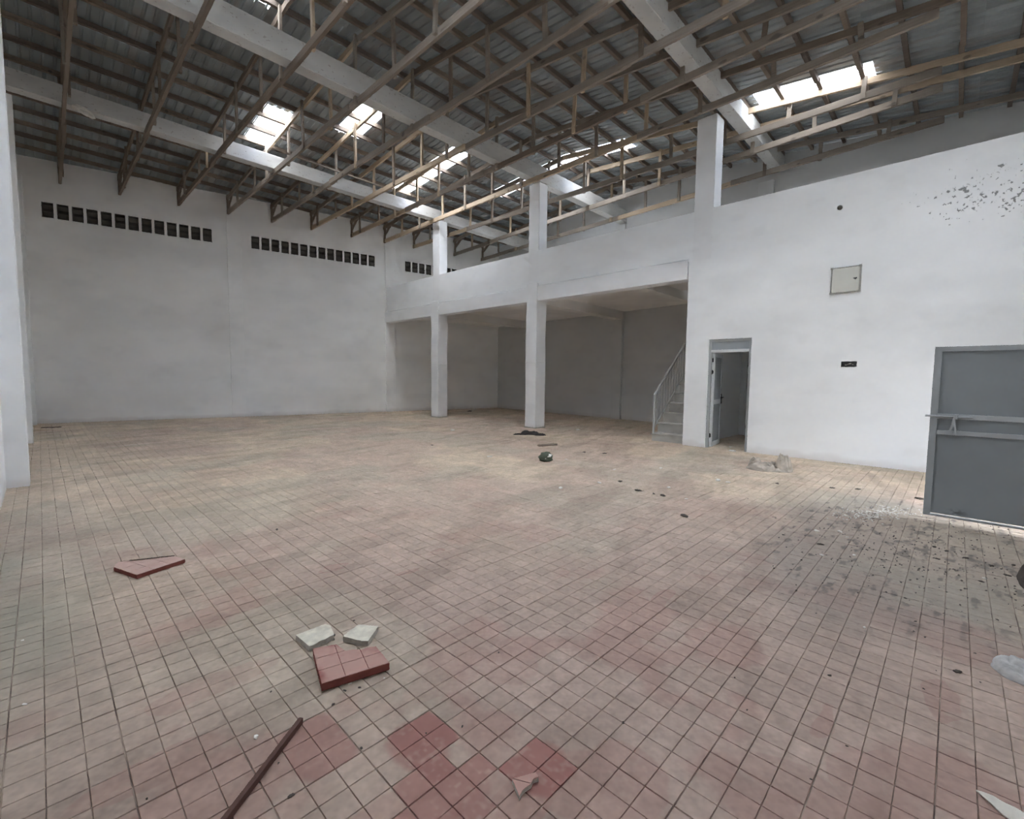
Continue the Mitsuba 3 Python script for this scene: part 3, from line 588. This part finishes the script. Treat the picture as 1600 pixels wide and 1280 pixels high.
DARK = [(3.25, -0.09, 0.028), (4.09, 0.86, 0.014), (4.93, 0.81, 0.04), (5.24, 0.03, 0.025), (5.61, 0.06, 0.036), (5.05, -0.07, 0.016), (4.88, -0.22, 0.024), (5.19, -0.37, 0.033), (4.86, 0.13, 0.016), (2.95, 0.03, 0.01), (3.76, 0.1, 0.012), (3.22, -0.17, 0.008), (2.38, 0.72, 0.007), (2.74, 0.38, 0.015), (1.71, 0.96, 0.011), (2.25, 0.24, 0.008), (2.18, 0.6, 0.008), (1.96, 0.31, 0.008), (3.55, -0.16, 0.009), (4.16, -0.27, 0.014), (0.56, 1.62, 0.018), (0.84, 1.64, 0.011), (1.07, 1.52, 0.007), (1.2, 1.44, 0.009), (1.68, 1.71, 0.009), (0.87, 1.96, 0.012), (1.01, 1.98, 0.012), (0.95, 2.01, 0.012), (0.7, 2.25, 0.009), (0.58, 1.8, 0.007), (0.2, 1.97, 0.008), (1.54, 4.65, 0.024), (1.28, 2.57, 0.01), (1.12, 2.5, .02), (1.1, 2.46, .016), (5.52, -0.42, 0.026), (5.83, 3.44, 0.064), (5.53, 2.99, 0.07), (5.52, 2.63, 0.068), (7.8, 4.97, 0.058), (7.63, 5.34, 0.058), (5.91, 8.15, 0.047), (7.4, 1.79, 0.048), (7.67, 1.17, 0.049), (7.85, 0.9, 0.05), (7.8, 0.26, 0.073), (5.45, -0.14, 0.035), (5.55, -0.02, 0.027), (5.37, -0.29, 0.034), (4.12, 0.17, 0.014), (4.86, 2.06, 0.076), (5.53, 2.76, 0.039)]
PALE = [(3.44, 0.32, 0.017), (5.35, 0.92, 0.043), (5.49, 0.75, 0.044), (-0.11, 2.94, 0.015), (0.56, 2.0, 0.02), (-0.13, 3.67, 0.012), (7.97, 10.03, 0.139), (10.81, 7.81, 0.103), (5.54, 3.6, 0.063), (4.88, 3.79, 0.059), (6.01, 2.78, 0.052), (6.54, 3.97, 0.048), (7.22, 3.49, 0.05), (5.85, 6.25, 0.08), (6.98, 2.47, 0.081), (6.96, 2.32, 0.046), (5.59, 2.35, 0.039), (10.11, 3.32, 0.099), (10.66, 3.54, 0.07), (4.63, 0.75, 0.023), (4.98, -0.24, 0.024), (4.83, 0.55, 0.024), (5.35, 0.67, 0.017), (0.99, 2.04, 0.013), (1.13, 1.96, 0.008), (0.96, 2.06, 0.008), (6.71, 5.09, 0.04)]
def lump(seed):
    m = trimesh.creation.icosphere(1, 1.0); q = np.random.default_rng(seed); m.vertices *= q.uniform(.65, 1.15, (len(m.vertices), 1)); m.vertices *= [1, .62, .42]; m.vertices[:, 2] = np.maximum(m.vertices[:, 2], -.26); m.vertices[:, 2] += .26; return m
lumps = [[ply(lump(60+i), mt) for i in range(4)] for mt in ('crumb_dark', 'crumb_pale')]
for lst, v, name, lab, ct, grp in ((DARK, 0, 'dirt_crumb', 'small dark crumb of dirt', 'crumb', 'dark crumbs'), (PALE, 1, 'plaster_chip', 'small pale plaster chip', 'plaster chip', 'pale plaster chips')):
    for i, (x, y, s) in enumerate(lst):
        wh, gw = ('on the dirty tiles before the gate', 'before the gate') if x > 4 and y < 1.4 else ('among the broken tiles in the foreground', 'in the foreground') if x < 1.6 and y < 3 else ('on the tiles right of the broken tiles', 'in the right foreground') if x < 4.2 and y < 2 else ('on the floor out in mid hall', 'in mid hall')
        one(name, lumps[v][i % 4], None, f'{lab} {wh}', ct, f'{grp} {gw}', tw=T().translate([x, y, 0]).rotate([0, 0, 1], rng.uniform(0, 180)).scale([s*.8, s*.8, s*(.42 if s > .03 else .62)]))
# loose rubble drifted along the threshold of the gate
gm = []
for i in range(420):
    t = rng.random(); x = 6.2+.75*t+rng.gauss(0, .13); y = .75-.35*t+rng.gauss(0, .10); s = rng.uniform(.004, .016); m = lump(i % 9); m.vertices *= s; m.apply_translation([x, y, 0]); gm.append(m)
k = numbered('rubble'); put(k, cat_(gm), 'crumb_pale'); labels[k] = {'label': 'pale gritty rubble strewn beside the gate leaf', 'category': 'rubble', 'kind': 'stuff'}
gm = []
for i in range(500):
    x = rng.gauss(5.3, .75); y = rng.gauss(.12, .45); s = rng.uniform(.003, .012); m = lump(i % 9); m.vertices *= s; m.apply_translation([x, max(y, -.9), 0]); gm.append(m)
k = numbered('grit'); put(k, cat_(gm), 'crumb_dark'); labels[k] = {'label': 'black grit scattered on the dirty tiles before the gate', 'category': 'grit', 'kind': 'stuff'}
